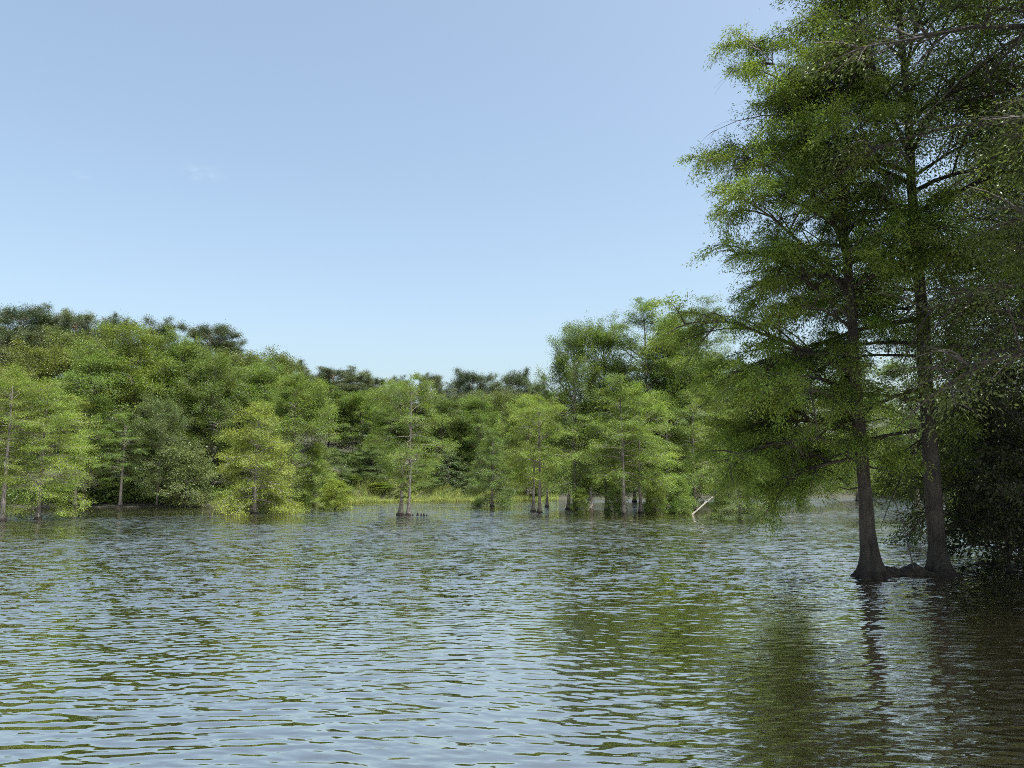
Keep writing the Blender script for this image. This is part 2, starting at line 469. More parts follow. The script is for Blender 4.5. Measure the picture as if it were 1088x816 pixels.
# wind streaks
mp = N(nd, 'ShaderNodeMapping'); mp.inputs['Scale'].default_value = (.18, 1, 1); mp.inputs['Rotation'].default_value = (0, 0, .06)
lk.new(geo.outputs['Position'], mp.inputs['Vector'])
sn = N(nd, 'ShaderNodeTexNoise'); sn.inputs['Scale'].default_value = .35; sn.inputs['Detail'].default_value = 4; lk.new(mp.outputs[0], sn.inputs['Vector'])
st = math_(nd, lk, 'MULTIPLY_ADD', sn.outputs['Fac'], 1.5); st.node.inputs[2].default_value = .28
amp = math_(nd, lk, 'MULTIPLY', st, chop.outputs['Fac'])
sc = N(nd, 'ShaderNodeVectorMath', operation='SCALE'); lk.new(ml.outputs[0], sc.inputs[0]); lk.new(amp, sc.inputs['Scale'])
an = N(nd, 'ShaderNodeVectorMath', operation='ADD'); lk.new(geo.outputs['Normal'], an.inputs[0]); lk.new(sc.outputs[0], an.inputs[1])
nn = N(nd, 'ShaderNodeVectorMath', operation='NORMALIZE'); lk.new(an.outputs[0], nn.inputs[0])
lk.new(nn.outputs[0], gls.inputs['Normal']); lk.new(nn.outputs[0], fre.inputs['Normal'])
lk.new(math_(nd, lk, 'POWER', fre.outputs[0], .18), b.inputs[0])
lk.new(body.outputs[0], b.inputs[1]); lk.new(gls.outputs[0], b.inputs[2])
lk.new(b.outputs[0], out.inputs['Surface'])
WATER = m


def build_water():
    rng = np.random.default_rng(5)
    rows = [1.0]
    while rows[-1] < 150:
        y = rows[-1]
        rows.append(y + (.06 if y < 4 else max(.022, .24 * y * y / (EYE * 745))) if y < 60 else y + 3)
    ys = np.array(rows + [200, 300, 500, 900, 1500])
    u = np.concatenate([np.linspace(-1, 1, 760)])
    far = np.array([1.3, 2, 4, 9, 20.])
    half = np.where(ys < 200, 3.0 + .82 * np.minimum(ys, 200), 170)
    uu = np.concatenate([-far[::-1], u, far])
    X = half[:, None] * uu[None]
    Y = np.repeat(ys[:, None], len(uu), 1)
    dy = np.gradient(ys)[:, None]
    dx = (half * 2 / 760)[:, None]
    Z = np.zeros_like(X); miss = np.zeros_like(X)
    # slow drift that bends the crests
    wx = X + .35 * np.sin(Y * .55 + .8 * np.sin(X * .3)) + .12 * np.sin(Y * 1.7 + X * .9)
    wy = Y + .30 * np.sin(X * .42 + .7 * np.sin(Y * .33)) + .10 * np.sin(X * 1.3 - Y * .8)
    nc = 64
    lam = np.exp(rng.uniform(np.log(.085), np.log(.85), nc))
    for i in range(nc):
        k = 2 * PI / lam[i]
        a = rng.normal(.10, .33) + PI / 2
        slope = .0150 * (1.5 if lam[i] < .26 else 1.05 if lam[i] < .4 else .5)
        A = slope / k * 1.414
        kx, ky = k * math.cos(a), k * math.sin(a)
        ph = rng.random() * 6.28
        res = sstep(1.6, 3.2, lam[i] / np.maximum(dy * abs(math.sin(a)) + dx * abs(math.cos(a)), 1e-4))
        grp = .55 + .45 * np.sin(wx * rng.normal(0, .35) + wy * rng.normal(0, .7) + rng.random() * 6.28)
        w = np.sin(wx * kx + wy * ky + ph)
        Z += A * res * grp * (w + .18 * np.cos(2 * (wx * kx + wy * ky + ph)))
        miss += (slope * 1.0) ** 2 * (1 - res ** 2)
    # gusts: rougher in the open, calmer in the lee of the shore trees
    sd = -lake_sd(X, Y)
    lee = sstep(2, 24, sd)
    left = sstep(-8, -22, X)
    calm = 1 - left * (1 - sstep(1, 16, sd)) * .88
    rightlee = sstep(.30, .62, X / np.maximum(Y, 1)) * sstep(60, 20, Y)
    calm = calm * (1 + .35 * rightlee)
    gust = .82 + .36 * np.sin(X * .21 + 1.2 * np.sin(Y * .17)) * np.sin(Y * .31 + .8 * np.sin(X * .13) + 1.0)
    Z *= calm * gust * (1 + .6 * sstep(8, 25, Y))
    chop = (.36 + 14.0 * np.sqrt(miss)) * calm * gust
    edge = (np.abs(uu) > 1.0001)
    Z[:, edge] *= 0
    idx = np.arange(X.size).reshape(X.shape)
    q = np.stack([idx[:-1, :-1], idx[:-1, 1:], idx[1:, 1:], idx[1:, :-1]], -1)
    mb = MB(); mb.add(np.stack([X, Y, Z], -1), q)
    me = mb.mesh('water', WATER)
    at = me.attributes.new('chop', 'FLOAT', 'POINT'); at.data.foreach_set('value', chop.astype(np.float32).ravel())
    return me


tag(obj('water', build_water()), 'rippled brown lake water', None, None, 'structure')

# ---------------------------------------------------------------- trees of the far shore
rz_rng = random.Random(3)


def tree_at(kind, name, px, Y, top, hw, color, label, group, ref='base', cat='tree'):
    """px: photo column of the foot ('base') or of the crown ('top'); top: photo row of the crown's top; hw: half width in photo pixels"""
    x = ray_x(px, Y, 0 if ref == 'base' else ray_z(top, Y) * .75)
    z = gz(x, Y)
    inlake = z < 0
    z = -.02 if inlake else z - .05
    h = ray_z(top, Y) - z
    r = hw / FPX * Y
    v, w_ = rz_rng.uniform(.78, 1.16), rz_rng.uniform(.95, 1.06)      # no two trees are quite the same green
    color = (color[0] * v * w_, color[1] * v, color[2] * v / w_)
    return plant(kind, name, (x, Y, z), h, r, rz_rng.uniform(0, 6.28), color, label, cat, group)


W_ = 'cypresses standing in the water'
S_ = 'trees along the left shore'
G_ = 'tall cypresses of the right stand'
M_ = 'trees behind the grassy bank'
P_ = 'pines on the ridge'
T = [
    # left: in the water
    ('tall1', 'cypress_tree', 3, dist_of(553), 394, 48, LIME, 'slender cypress with pale thin trunk in the water at the far left', W_, 'base'),
    ('low1', 'cypress_tree', 40, dist_of(551), 392, 54, LIME, 'leaning yellow green cypress with low boughs, second from the left in the water', W_, 'base'),
    ('skirt1', 'cypress_tree', 270, dist_of(545), 428, 45, (.128, .178, .027), 'small bright cypress skirted with foliage down to the lake', W_, 'base'),
    ('shrub1', 'cypress_sapling', 356, dist_of(540.5), 508, 18, LIME, 'low round cypress sapling in the water by the left end of the grassy bank', W_, 'base'),
    # left mass on the shore
    ('full1', 'cypress_tree', 98, 71, 366, 46, GREEN, 'full green cypress on the left shore just behind the two trees in the water', S_, 'top'),
    ('full2', 'cypress_tree', 146, 75, 345, 52, LIME, 'broadest and tallest bright green cypress of the left shore', S_, 'top'),
    ('full1', 'cypress_tree', 192, 77, 352, 44, GREEN, 'tall rounded green cypress just right of the tallest one on the left shore', S_, 'top'),
    ('full2', 'cypress_tree', 228, 76, 376, 42, GREEN, 'green cypress sloping down right of the left shore summit, above the small skirted one', S_, 'top'),
    ('hard1', 'willow_tree', 172, 70.5, 420, 28, (.069, .096, .030), 'grey green fine leaved tree in the middle of the left shore', S_, 'top'),
    ('shrub2', 'shore_bush', 200, 70, 470, 30, GREY, 'pale leafy bush overhanging the waterline of the left shore', S_, 'top', 'bush'),
    ('full2', 'cypress_tree', 313, 73, 396, 46, GREEN, 'dense green cypress ending the left shore on its right', S_, 'top'),
    ('full1', 'cypress_tree', 282, 79, 384, 42, GREEN, 'green cypress showing above the small skirted one', S_, 'top'),
    ('tall2', 'cypress_tree', 128, 70, 440, 34, GREEN, 'thin cypress with bare lower trunk at the dark gap of the left shore', S_, 'base'),
    ('tall1', 'cypress_tree', 80, 69.5, 420, 32, LIME, 'thin leafy cypress over a dark hollow right of the leaning one', S_, 'base'),
    ('skirt2', 'cypress_tree', 335, 74, 470, 24, LIME, 'short bushy cypress at the right foot of the left shore', S_, 'top'),
    ('full1', 'cypress_tree', 162, 84, 368, 42, GREEN, 'dark green cypress behind the grey green fine leaved tree', S_, 'top'),
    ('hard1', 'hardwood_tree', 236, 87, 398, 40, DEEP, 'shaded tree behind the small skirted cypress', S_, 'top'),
    # behind on the slope
    ('hard2', 'hardwood_tree', 36, 88, 364, 44, OLIVE, 'olive broadleaf tree below the pines at the far left', 'trees on the left slope', 'top'),
    ('hard1', 'hardwood_tree', 78, 94, 350, 40, OLIVE, 'dull green broadleaf tree between the left pines and the tallest cypress', 'trees on the left slope', 'top'),
    ('hard2', 'hardwood_tree', -6, 80, 388, 42, OLIVE, 'olive broadleaf tree cut by the left edge of the photo', 'trees on the left slope', 'top'),
    ('hard1', 'hardwood_tree', 258, 92, 372, 40, OLIVE, 'dull broadleaf tree behind the right shoulder of the left shore', 'trees on the left slope', 'top'),
    ('hard2', 'hardwood_tree', 287, 96, 371, 34, OLIVE, 'loose crowned tree on the skyline where the left slope runs down', 'trees on the left slope', 'top'),
    # centre, behind the bank
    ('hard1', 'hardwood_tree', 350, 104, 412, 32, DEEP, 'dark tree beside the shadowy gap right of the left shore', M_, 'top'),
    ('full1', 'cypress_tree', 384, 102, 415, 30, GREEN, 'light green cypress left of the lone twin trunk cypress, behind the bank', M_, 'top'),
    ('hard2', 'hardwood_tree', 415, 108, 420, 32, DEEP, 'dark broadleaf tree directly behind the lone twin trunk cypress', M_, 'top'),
    ('full2', 'cypress_tree', 468, 104, 424, 28, GREEN, 'green cypress right of the lone twin trunk cypress, behind the bank', M_, 'top'),
    ('full1', 'cypress_tree', 508, 103, 418, 32, GREEN, 'rounded green cypress in the middle of the far shore', M_, 'top'),
    ('full2', 'cypress_tree', 560, 99, 420, 30, LIME, 'bright pointed cypress behind the pale footed pair', M_, 'top'),
    ('hard1', 'hardwood_tree', 535, 112, 415, 32, OLIVE, 'olive tree just under the middle pines', M_, 'top'),
    ('cedar1', 'cedar_tree', 476, 98.5, 478, 24, DEEP, 'drooping layered evergreen low on the grassy bank', M_, 'base'),
    ('cedar1', 'cedar_tree', 503, 98, 500, 18, GREY, 'small grey drooping evergreen at the right end of the grassy bank', M_, 'base'),
    ('skirt1', 'cypress_tree', 450, 97, 488, 20, GREEN, 'low bushy cypress on the bank behind the lone twin trunk cypress', M_, 'base'),
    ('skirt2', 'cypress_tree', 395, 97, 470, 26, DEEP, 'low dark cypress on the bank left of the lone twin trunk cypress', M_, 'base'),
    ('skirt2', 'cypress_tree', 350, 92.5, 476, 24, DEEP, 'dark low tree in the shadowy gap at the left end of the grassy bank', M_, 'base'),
    ('shrub2', 'shore_bush', 368, 94.5, 505, 16, GREEN, 'green bush at the left end of the grassy bank', M_, 'base', 'bush'),
    ('shrub1', 'shore_bush', 405, 94.5, 512, 14, LIME, 'light bush on the grassy bank behind the lone cypress foot', M_, 'base', 'bush'),
    # right stand in the water
    ('skirt2', 'cypress_tree', 523, dist_of(537.5), 455, 26, GREEN, 'small young cypress in the water left of the pale footed pair', G_, 'base'),
    ('broad2', 'cypress_tree', 573, dist_of(544), 420, 44, LIME, 'cypress with a pale buttressed foot at the left end of the right stand', G_, 'base'),
    ('full2', 'cypress_tree', 611, dist_of(541), 345, 40, GREEN, 'leftmost of the three tall cypresses rising over the right stand', G_, 'base'),
    ('full1', 'cypress_tree', 645, dist_of(540.5), 338, 40, GREEN, 'dense tall cypress second from the left in the right stand', G_, 'base'),
    ('airy2', 'cypress_tree', 690, dist_of(541), 327, 54, GREEN, 'tallest airy cypress in the middle of the right stand', G_, 'base'),
    ('airy1', 'cypress_tree', 738, dist_of(540), 325, 50, GREEN, 'tall airy cypress with sky showing through, nearest the big near trees', G_, 'base'),
    ('broad1', 'cypress_tree', 663, dist_of(546), 402, 52, LIME, 'light green front cypress of the right stand with grey trunk', G_, 'base'),
    ('broad2', 'cypress_tree', 681, dist_of(545), 410, 46, LIME, 'light green front cypress with dark straight trunk, right of the grey one', G_, 'base'),
    ('low2', 'cypress_tree', 710, dist_of(542.5), 420, 38, GREEN, 'cypress with drooping lower boughs left of the white log', G_, 'base'),
    ('low1', 'cypress_tree', 738, dist_of(542), 392, 40, LIME, 'leafy cypress behind the foot of the white log', G_, 'base'),
    ('broad1', 'cypress_tree', 761, dist_of(541.5), 446, 36, LIME, 'thick trunked cypress just right of the white log', G_, 'base'),
    ('skirt1', 'cypress_tree', 787, dist_of(551), 474, 34, GREEN, 'short wide footed cypress right of the white log', G_, 'base'),
    ('shrub1', 'cypress_sapling', 653, 54, 514, 10, GREEN, 'low green shoot between the grey front trunk and the stumps', G_, 'base'),
    ('shrub2', 'cypress_sapling', 697, 54.5, 506, 13, LIME, 'low leafy shoot right of the dark straight front trunk', G_, 'base'),
    ('shrub1', 'cypress_sapling', 722, 55, 503, 14, GREEN, 'low leafy shoot just left of the foot of the white log', G_, 'base'),
    ('shrub2', 'cypress_sapling', 616, 60, 518, 10, GREEN, 'low leafy shoot among the flooded row of trunks', G_, 'base'),
    ('full2', 'cypress_tree', 712, 66, 336, 42, GREEN, 'rounded green crown between the two airy tall cypresses of the right stand', G_, 'top'),
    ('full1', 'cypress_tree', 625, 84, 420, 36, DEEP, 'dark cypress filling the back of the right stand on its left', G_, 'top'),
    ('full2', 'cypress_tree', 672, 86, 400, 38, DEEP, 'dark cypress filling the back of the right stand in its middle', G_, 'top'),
    ('full1', 'cypress_tree', 722, 82, 395, 40, GREEN, 'green cypress filling the back of the right stand on its right', G_, 'top'),
    ('full1', 'cypress_tree', 764, 86, 366, 38, GREEN, 'far green cypress closing the gap between the right stand and the near trees', G_, 'top'),
    ('full2', 'cypress_tree', 790, 78, 392, 44, LIME, 'bright cypress behind the low boughs of the near tree', G_, 'top'),
    ('full1', 'cypress_tree', 846, 74, 396, 44, LIME, 'bright cypress seen left of the near flared trunk', G_, 'top'),
    ('broad2', 'cypress_tree', 925, dist_of(548), 415, 46, LIME, 'yellow green cypress seen right behind the near flared trunk', G_, 'base'),
    ('full2', 'cypress_tree', 905, 92, 385, 42, GREEN, 'far green cypress behind the two near trunks', G_, 'top'),
    ('tall1', 'cypress_tree', 975, 66, 375, 46, GREEN, 'bright cypress in the opening between the two near trunks', G_, 'base'),
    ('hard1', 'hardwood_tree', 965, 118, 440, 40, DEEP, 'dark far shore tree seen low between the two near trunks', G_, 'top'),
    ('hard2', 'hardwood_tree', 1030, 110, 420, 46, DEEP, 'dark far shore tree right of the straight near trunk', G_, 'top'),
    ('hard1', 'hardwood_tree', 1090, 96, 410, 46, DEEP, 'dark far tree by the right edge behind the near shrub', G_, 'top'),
]
for e in T:
    kind, name, px, Y, top, hw, col, lab, grp, ref = e[:10]
    tree_at(kind, name, px, Y, top, hw, col, lab, grp, ref, e[10] if len(e) > 10 else 'tree')

# pines along the skyline, left to right
PINES = [(-14, 330, 26, 'pine cut by the left edge on the skyline'), (18, 323, 26, 'highest round headed pine of the left skyline'),
         (54, 325, 20, 'second high pine on the left skyline, with a rounded head'), (79, 329, 17, 'flat headed pine third along the left skyline'),
         (104, 336, 20, 'low pine before the notch in the left skyline'), (126, 336, 15, 'narrow pine left of the tallest bright cypress top'),
         (168, 337, 22, 'lone pine poking out behind the tallest bright cypress'), (220, 343, 26, 'big pyramid headed pine on the falling skyline'),
         (243, 358, 18, 'pine on the right shoulder of the big pyramid headed one'), (308, 384, 18, 'small pine where the left skyline comes down'),
         (330, 394, 16, 'low pine at the dip left of the twin flat headed pines'), (354, 390, 19, 'left one of the twin flat headed pines in the centre'),
         (379, 390, 18, 'right one of the twin flat headed pines, with sky holes'), (399, 400, 14, 'dark narrow pine stepping down to the lone cypress top'),
         (424, 399, 13, 'pine head just left of the lone cypress top'), (459, 396, 14, 'pine head just right of the lone cypress top'),
         (478, 408, 15, 'low pine between the lone cypress and the broad middle pine'), (500, 393, 19, 'broad middle pine left of the thin one'),
         (520, 398, 17, 'pine on the right shoulder of the broad middle pine'), (548, 393, 17, 'thin see-through pine left of the tall right stand'),
         (572, 400, 17, 'pine half hidden by the left tall cypress of the right stand')]
for i, (px, top, hw, lab) in enumerate(PINES):
    Y = 118 + (i * 37 % 11) if px < 300 else 132 + (i * 29 % 12)
    tree_at(f'pine{1 + i % 2}', 'pine_tree', px, Y, top, hw * 1.15, PINE if i % 3 else PINE2, lab, P_, 'top')
for i, (px, top) in enumerate([(5, 352), (38, 347), (70, 352), (100, 356), (205, 372), (235, 380), (268, 384), (320, 405), (365, 408), (392, 414),
                               (440, 410), (488, 413), (512, 416), (535, 410), (562, 416), (600, 420)]):
    Y = 108 + (i * 31 % 7) if px < 300 else 124 + (i * 17 % 7)
    tree_at(f'pine{1 + (i + 1) % 2}', 'pine_tree', px, Y, top, 24, PINE2, 'dull green pine in the second rank below the skyline heads', 'pines below the skyline', 'top')

# ---------------------------------------------------------------- lone cypress with twin stems and knees
x0, y0 = ray_x(434, dist_of(547)), dist_of(547)
lone = tree_at('broad2', 'cypress_tree', 434, y0, 397, 47, LIME, 'lone cypress with twin trunks and knees in the open water', W_, 'base')
rg = np.random.default_rng(77)
proto('twin', 3.4, .9, seed=91, cb=.35, prof=CONE, elev=EL_C, nprim=16, nsec=6, nleaf=22, leaf=(.16, .035), droop=.3, pend=.4, trunk=(.12, .02, 1.2, .5), dead=3, stub=True)
for nm, me in zip(('second_trunk', 'second_crown'), PROTO['twin'][2]):
    o = obj(nm, me, None, OLIVE); o.parent = lone
    sx, sz = lone.scale[0], lone.scale[2]
    c, s_ = math.cos(-lone.rotation_euler[2]), math.sin(-lone.rotation_euler[2])
    o.location = ((-.55 * c - .1 * s_) / sx, (-.55 * s_ + .1 * c) / sx, 0); o.scale = (1 / sx, 1 / sx, 1 / sz)


def knee(h, r, seed):
    g = np.random.default_rng(seed); mb = MB()
    z = np.linspace(-.4, h, 9); zz = np.clip(z / h, 0, 1)
    rr = r * (1.1 - zz) ** .6 * (1 + .1 * g.random(9)); rr[-1] = .006
    th = np.arange(10) / 10 * 2 * PI
    lx = np.cumsum(g.normal(0, .008, 9))
    v = np.stack([lx[:, None] + rr[:, None] * np.cos(th) * (1 + .2 * np.cos(3 * th)), rr[:, None] * np.sin(th) * (1 + .2 * np.cos(3 * th)), np.repeat(z[:, None], 10, 1)], -1)
    idx = np.arange(90).reshape(9, 10); nx = np.roll(idx, -1, 1)
    mb.add(v, np.stack([idx[:-1], nx[:-1], nx[1:], idx[1:]], -1))
    return mb.mesh('knee', M['darkbark'])


for i, (dx, dy, h, r) in enumerate([(.62, -.1, .28, .09), (.85, .1, .22, .07), (1.05, -.05, .2, .08), (1.25, .1, .14, .06), (-.25, -.3, .2, .08), (-.75, -.1, .25, .09), (.35, -.3, .18, .08)]):
    o = obj('knee', knee(h, r, 30 + i), lone)
    sx, sz = lone.scale[0], lone.scale[2]
    c, s_ = math.cos(-lone.rotation_euler[2]), math.sin(-lone.rotation_euler[2])
    o.location = ((dx * c - dy * s_) / sx, (dx * s_ + dy * c) / sx, 0); o.scale = (1 / sx, 1 / sx, 1 / sz)

# dead stumps and companions at the pale footed cypress
for i, (px, py, h, r, mt, lab) in enumerate([
        (566.5, 543, 3.6, .13, 'bark', 'dark dead stem with a swollen foot left of the pale footed cypress'),
        (581, 538.5, 2.2, .12, 'pale', 'pale snapped stump behind the right of the pale footed cypress'),
        (604, 541, 2.4, .16, 'bark', 'short dark stump at the left end of the flooded row of trunks'),
        (627, 541.5, 1.9, .2, 'pale', 'pale broken stump in the flooded row of trunks'),
        (645, 541.5, 1.6, .14, 'pale', 'thin pale stump left of the grey front cypress')]):
    Y = dist_of(py); mb = MB(); g = np.random.default_rng(60 + i)
    pth = np.array([[0, 0, 0], [.05, 0, h * .5], [.1, .02, h]])
    trunk_rings(mb, pth, r, r * .4, .8, .35, 14, 16, g, 5, .3, rough=.08)
    o = tag(obj('tree_stump', mb.mesh('tree_stump', M[mt])), lab, 'stump', 'stumps in the right stand')
    o.location = (ray_x(px, Y), Y, 0)

# ---------------------------------------------------------------- white leaning log
Y = dist_of(545.5)
mb = MB()
a = np.array([ray_x(733, Y), Y, -.15]); bb = np.array([ray_x(761, Y), Y + .6, ray_z(528, Y)])
ss = np.linspace(0, 1, 8)[:, None]
pts = a + (bb - a) * ss + np.stack([.03 * np.sin(ss[:, 0] * 5), 0 * ss[:, 0], .04 * np.sin(ss[:, 0] * 3.14)], 1)
tubes(mb, pts[None], np.linspace(.052, .034, 8)[None], 12)
logo = tag(obj('fallen_log', mb.mesh('fallen_log', M['dead'])), 'bleached white log slanting out of the water', 'log')
for p in ([pts[4], pts[4] + [.1, 0, .18], pts[4] + [.24, .05, .26]], [pts[2], pts[2] + [-.05, -.1, .12], pts[2] + [-.02, -.2, .22]]):
    mb = MB(); tubes(mb, np.array([p]), np.array([[.03, .02, .01]]), 6)
    obj('branch_stub', mb.mesh('branch_stub', M['dead']), logo)

# ---------------------------------------------------------------- undergrowth, reeds, far wood (nobody could count them)
def scatter(name, boxes, size, color, mat, label, seed, upn=.5, pend=.1):
    g = np.random.default_rng(seed); mb = MB()
    for (n, fx) in boxes:
        p = fx(g, n)
        d = g.normal(0, 1, p.shape) + np.array([0, 0, -pend]); nn = g.normal(0, .7, p.shape) + np.array([0, 0, upn])
        leaves(mb, p, d, nn, size[0] * g.uniform(.6, 1.3, len(p)), size[1] * g.uniform(.7, 1.3, len(p)), g)
    return tag(obj(name, mb.mesh(name, mat, False), None, color), label, None, None, 'stuff')


def along(line, depth, h, lump=2.5):
    line = np.array(line, float)
    seg = np.linalg.norm(np.diff(line, axis=0), axis=1); cum = np.concatenate([[0], np.cumsum(seg)])

    def f(g, n):
        s = g.random(n) * cum[-1]
        x = np.interp(s, cum, line[:, 0]); y = np.interp(s, cum, line[:, 1]) + g.random(n) * depth
        top = h * (.45 + .55 * np.abs(np.sin(x * 6.28 / lump / 2 + 1.7 * np.sin(y))) * (.6 + .4 * np.sin(x * .9 + y)))
        z = np.maximum(land_z(x, y), 0) + top * g.random(n) ** .7
        return np.stack([x, y, z], 1)
    return f


scatter('undergrowth', [(26000, along([(-66, 69), (-46, 70), (-27, 71.5), (-23, 77), (-24, 88)], 5, 1.9)),
                        (30000, along([(-22, 95.5), (-3, 98.5), (10, 102.5), (26, 112.6), (44, 119.4), (70, 116.4)], 6, 3.4)),
                        (9000, along([(74, 112), (74, 92), (58, 68), (40, 54)], 5, 3.)),
                        (5000, along([(18.5, 20), (20, 30), (26, 42)], 3, 2.))],
        (.26, .07), DEEP, M['broad'], 'dark leafy undergrowth along the far shores', 8)

# reeds and grass of the bank
g = np.random.default_rng(9); mb = MB()
n = 26000
bx = g.uniform(-25, 6, n)
by = np.interp(bx, [-25, -21, -3, 10], [91, 92.2, 95.2, 101.5]) - 1.0 + g.random(n) ** 1.5 * 4.5
p = np.stack([bx, by, np.maximum(land_z(bx, by), -.1)], 1)
d = g.normal(0, .28, (n, 3)); d[:, 2] = 1
nnv = g.normal(0, 1, (n, 3)); nnv[:, 2] *= .2
hh = g.uniform(.35, .8, n) * (.75 + .35 * np.sin(bx * 1.3 + np.sin(bx * 3.1)))
leaves(mb, p, d, nnv, hh, np.full(n, .035), g)
tag(obj('grass', mb.mesh('grass', M['broad'], False), None, (.165, .205, .062)), 'light green marsh grass along the central bank', None, None, 'stuff')


def wood(g, n):
    x = g.uniform(-130, 130, n); y = g.uniform(132, 152, n)
    top = 7.5 + 1.5 * np.sin(x * .33 + np.sin(y * .3)) * np.sin(y * .45 + x * .1) - 5 * sstep(-20, 0, x) * sstep(40, 20, x) * 0
    z = land_z(x, y) + top * (.04 + .93 * g.random(n) ** .6)
    return np.stack([x, y, z], 1)


scatter('far_wood', [(140000, wood)], (.7, .3), DEEP, M['broad'], 'dark wood massed behind the shore trees', 12)

# ---------------------------------------------------------------- the near trees on the right
N1 = (ray_x(928, dist_of(610)), dist_of(610), 0)
NEARP = ([0, .1, .2, .3, .47, .63, .77, .88, 1], [.62, .98, 1.0, .88, .84, .66, .42, .25, .1])
ms = grow(seed=101, H=13.0, R=4.0, cb=.2, prof=NEARP, pw=1.15, elev=([0, .12, .3, .6, .85, 1], [0, 10, 22, 34, 48, 65]), nprim=56, nsec=14, nleaf=84, az_bias=(PI + .1, .8), az_cut=(PI - .35, .38),
          leaf=(.085, .0115), droop=.26, sdroop=.34, pend=.5, flat=.6, jit=.26, trunk=(.168, .04, 1.2, .32), sides=44, rings=90, flutes=7, famp=.5,
          lean=(-.034, .0), ntert=11, wob=.09, dead=12, skip=.26, rough=.05, bark='nearbark', inner=.18, bush=.45, ragged=(.5, 1.15), elnoise=.24)
r = empty('cypress_tree', N1, 0); tag(r, 'near cypress with flared buttress foot, left one of the two big trunks', 'tree', 'big near trees on the right')
for nm, me in zip(('trunk', 'crown'), ms): obj(nm, me, r, (.104, .158, .025))

N2 = (ray_x(1000, dist_of(608)), dist_of(608) + .1, 0)
ms = grow(seed=112, H=16., R=4.6, cb=.2, az_bias=(2.0, .5), az_cut=(1.75, .36), prof=([0, .1, .3, .6, .85, 1], [.8, .95, .95, .76, .6, .42]), elev=([0, .3, .6, 1], [-4, 14, 30, 60]), nprim=58, nsec=15, nleaf=62,
          leaf=(.09, .013), droop=.25, sdroop=.3, pend=.5, flat=.8, jit=.32, trunk=(.2, .05, .8, .34), sides=44, rings=90, flutes=6, famp=.32,
          lean=(.004, .0), ntert=10, wob=.08, dead=9, skip=.2, rough=.05, bark='nearbark', inner=.2, bush=.45, ragged=(.55, 1.15), elnoise=.24)
r = empty('cypress_tree', N2, 0); tag(r, 'near cypress with straight dark trunk, right one of the two big trunks', 'tree', 'big near trees on the right')
for nm, me in zip(('trunk', 'crown'), ms): obj(nm, me, r, (.080, .118, .021))

# leafy tree on the right bank, its trunk outside the picture
ms = grow(seed=121, H=19., R=5.6, cb=.26, prof=([0, .15, .4, .7, .9, 1], [.8, 1., 1., .9, .6, .3]), elev=([0, .3, .7, 1], [4, 16, 34, 65]), nprim=58, nsec=19, nleaf=34,
          leaf=(.08, .019), droop=.18, sdroop=.25, pend=.4, flat=.8, jit=.5, trunk=(.3, .05, .5, .5), sides=20, rings=40, ntert=6, dead=6, skip=.12,
          bark='darkbark', fol='glossy', upn=.6, inner=.2, bush=.4, ragged=(.6, 1.12), elnoise=.2)
r = empty('broadleaf_tree', (13.0, 14.2, gz(13.0, 14.2) - .05), 1.0); tag(r, 'big leafy bank tree hanging in from the top right corner', 'tree', 'big near trees on the right')
for nm, me in zip(('trunk', 'crown'), ms): obj(nm, me, r, (.056, .080, .020))

# dark trees farther along the bank
ms = grow(seed=131, H=12.5, R=4.2, cb=.15, prof=([0, .15, .4, .7, 1], [.8, 1., .95, .7, .25]), elev=([0, .3, .7, 1], [-4, 8, 28, 65]), nprim=60, nsec=17, nleaf=32,
          leaf=(.11, .018), droop=.3, sdroop=.35, pend=.55, flat=.7, jit=.5, trunk=(.22, .04, .8, .5), sides=20, rings=40, ntert=5, dead=16, skip=.1,
          bark='darkbark', inner=.25, bush=.4, ragged=(.6, 1.15), elnoise=.2)
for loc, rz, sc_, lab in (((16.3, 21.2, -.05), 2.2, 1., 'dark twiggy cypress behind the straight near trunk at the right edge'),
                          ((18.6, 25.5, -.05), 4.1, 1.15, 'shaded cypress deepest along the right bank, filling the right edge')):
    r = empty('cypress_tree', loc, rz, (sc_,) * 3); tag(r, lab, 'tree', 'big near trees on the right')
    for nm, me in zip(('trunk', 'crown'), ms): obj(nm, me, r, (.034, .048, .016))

# shrubs hanging over the water at the right edge
ms = grow(seed=141, H=3.4, R=2.2, cb=.02, prof=([0, .3, .7, 1], [.9, 1., .8, .35]), elev=([0, .5, 1], [12, 30, 65]), nprim=34, nsec=10, nleaf=13, skip=.3,
          leaf=(.12, .034), droop=.3, sdroop=.25, pend=.3, flat=.7, jit=.55, trunk=(.07, .02, .5, .3), sides=14, rings=20, ntert=4, dead=0, bark='darkbark', fol='glossy', upn=.6)
PROTO['bankshrub'] = (3.4, 2.2, ms)
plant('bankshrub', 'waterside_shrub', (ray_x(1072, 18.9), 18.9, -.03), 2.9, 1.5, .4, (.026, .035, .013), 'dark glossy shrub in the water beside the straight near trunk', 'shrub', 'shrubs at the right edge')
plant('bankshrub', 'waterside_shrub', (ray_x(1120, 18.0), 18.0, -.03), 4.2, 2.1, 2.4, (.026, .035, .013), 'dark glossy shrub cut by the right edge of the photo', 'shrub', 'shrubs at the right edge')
plant('bankshrub', 'waterside_shrub', (ray_x(1085, 22.), 22., -.03), 3.4, 1.9, 4.0, (.030, .039, .014), 'dim shrub behind the others at the right edge', 'shrub', 'shrubs at the right edge')

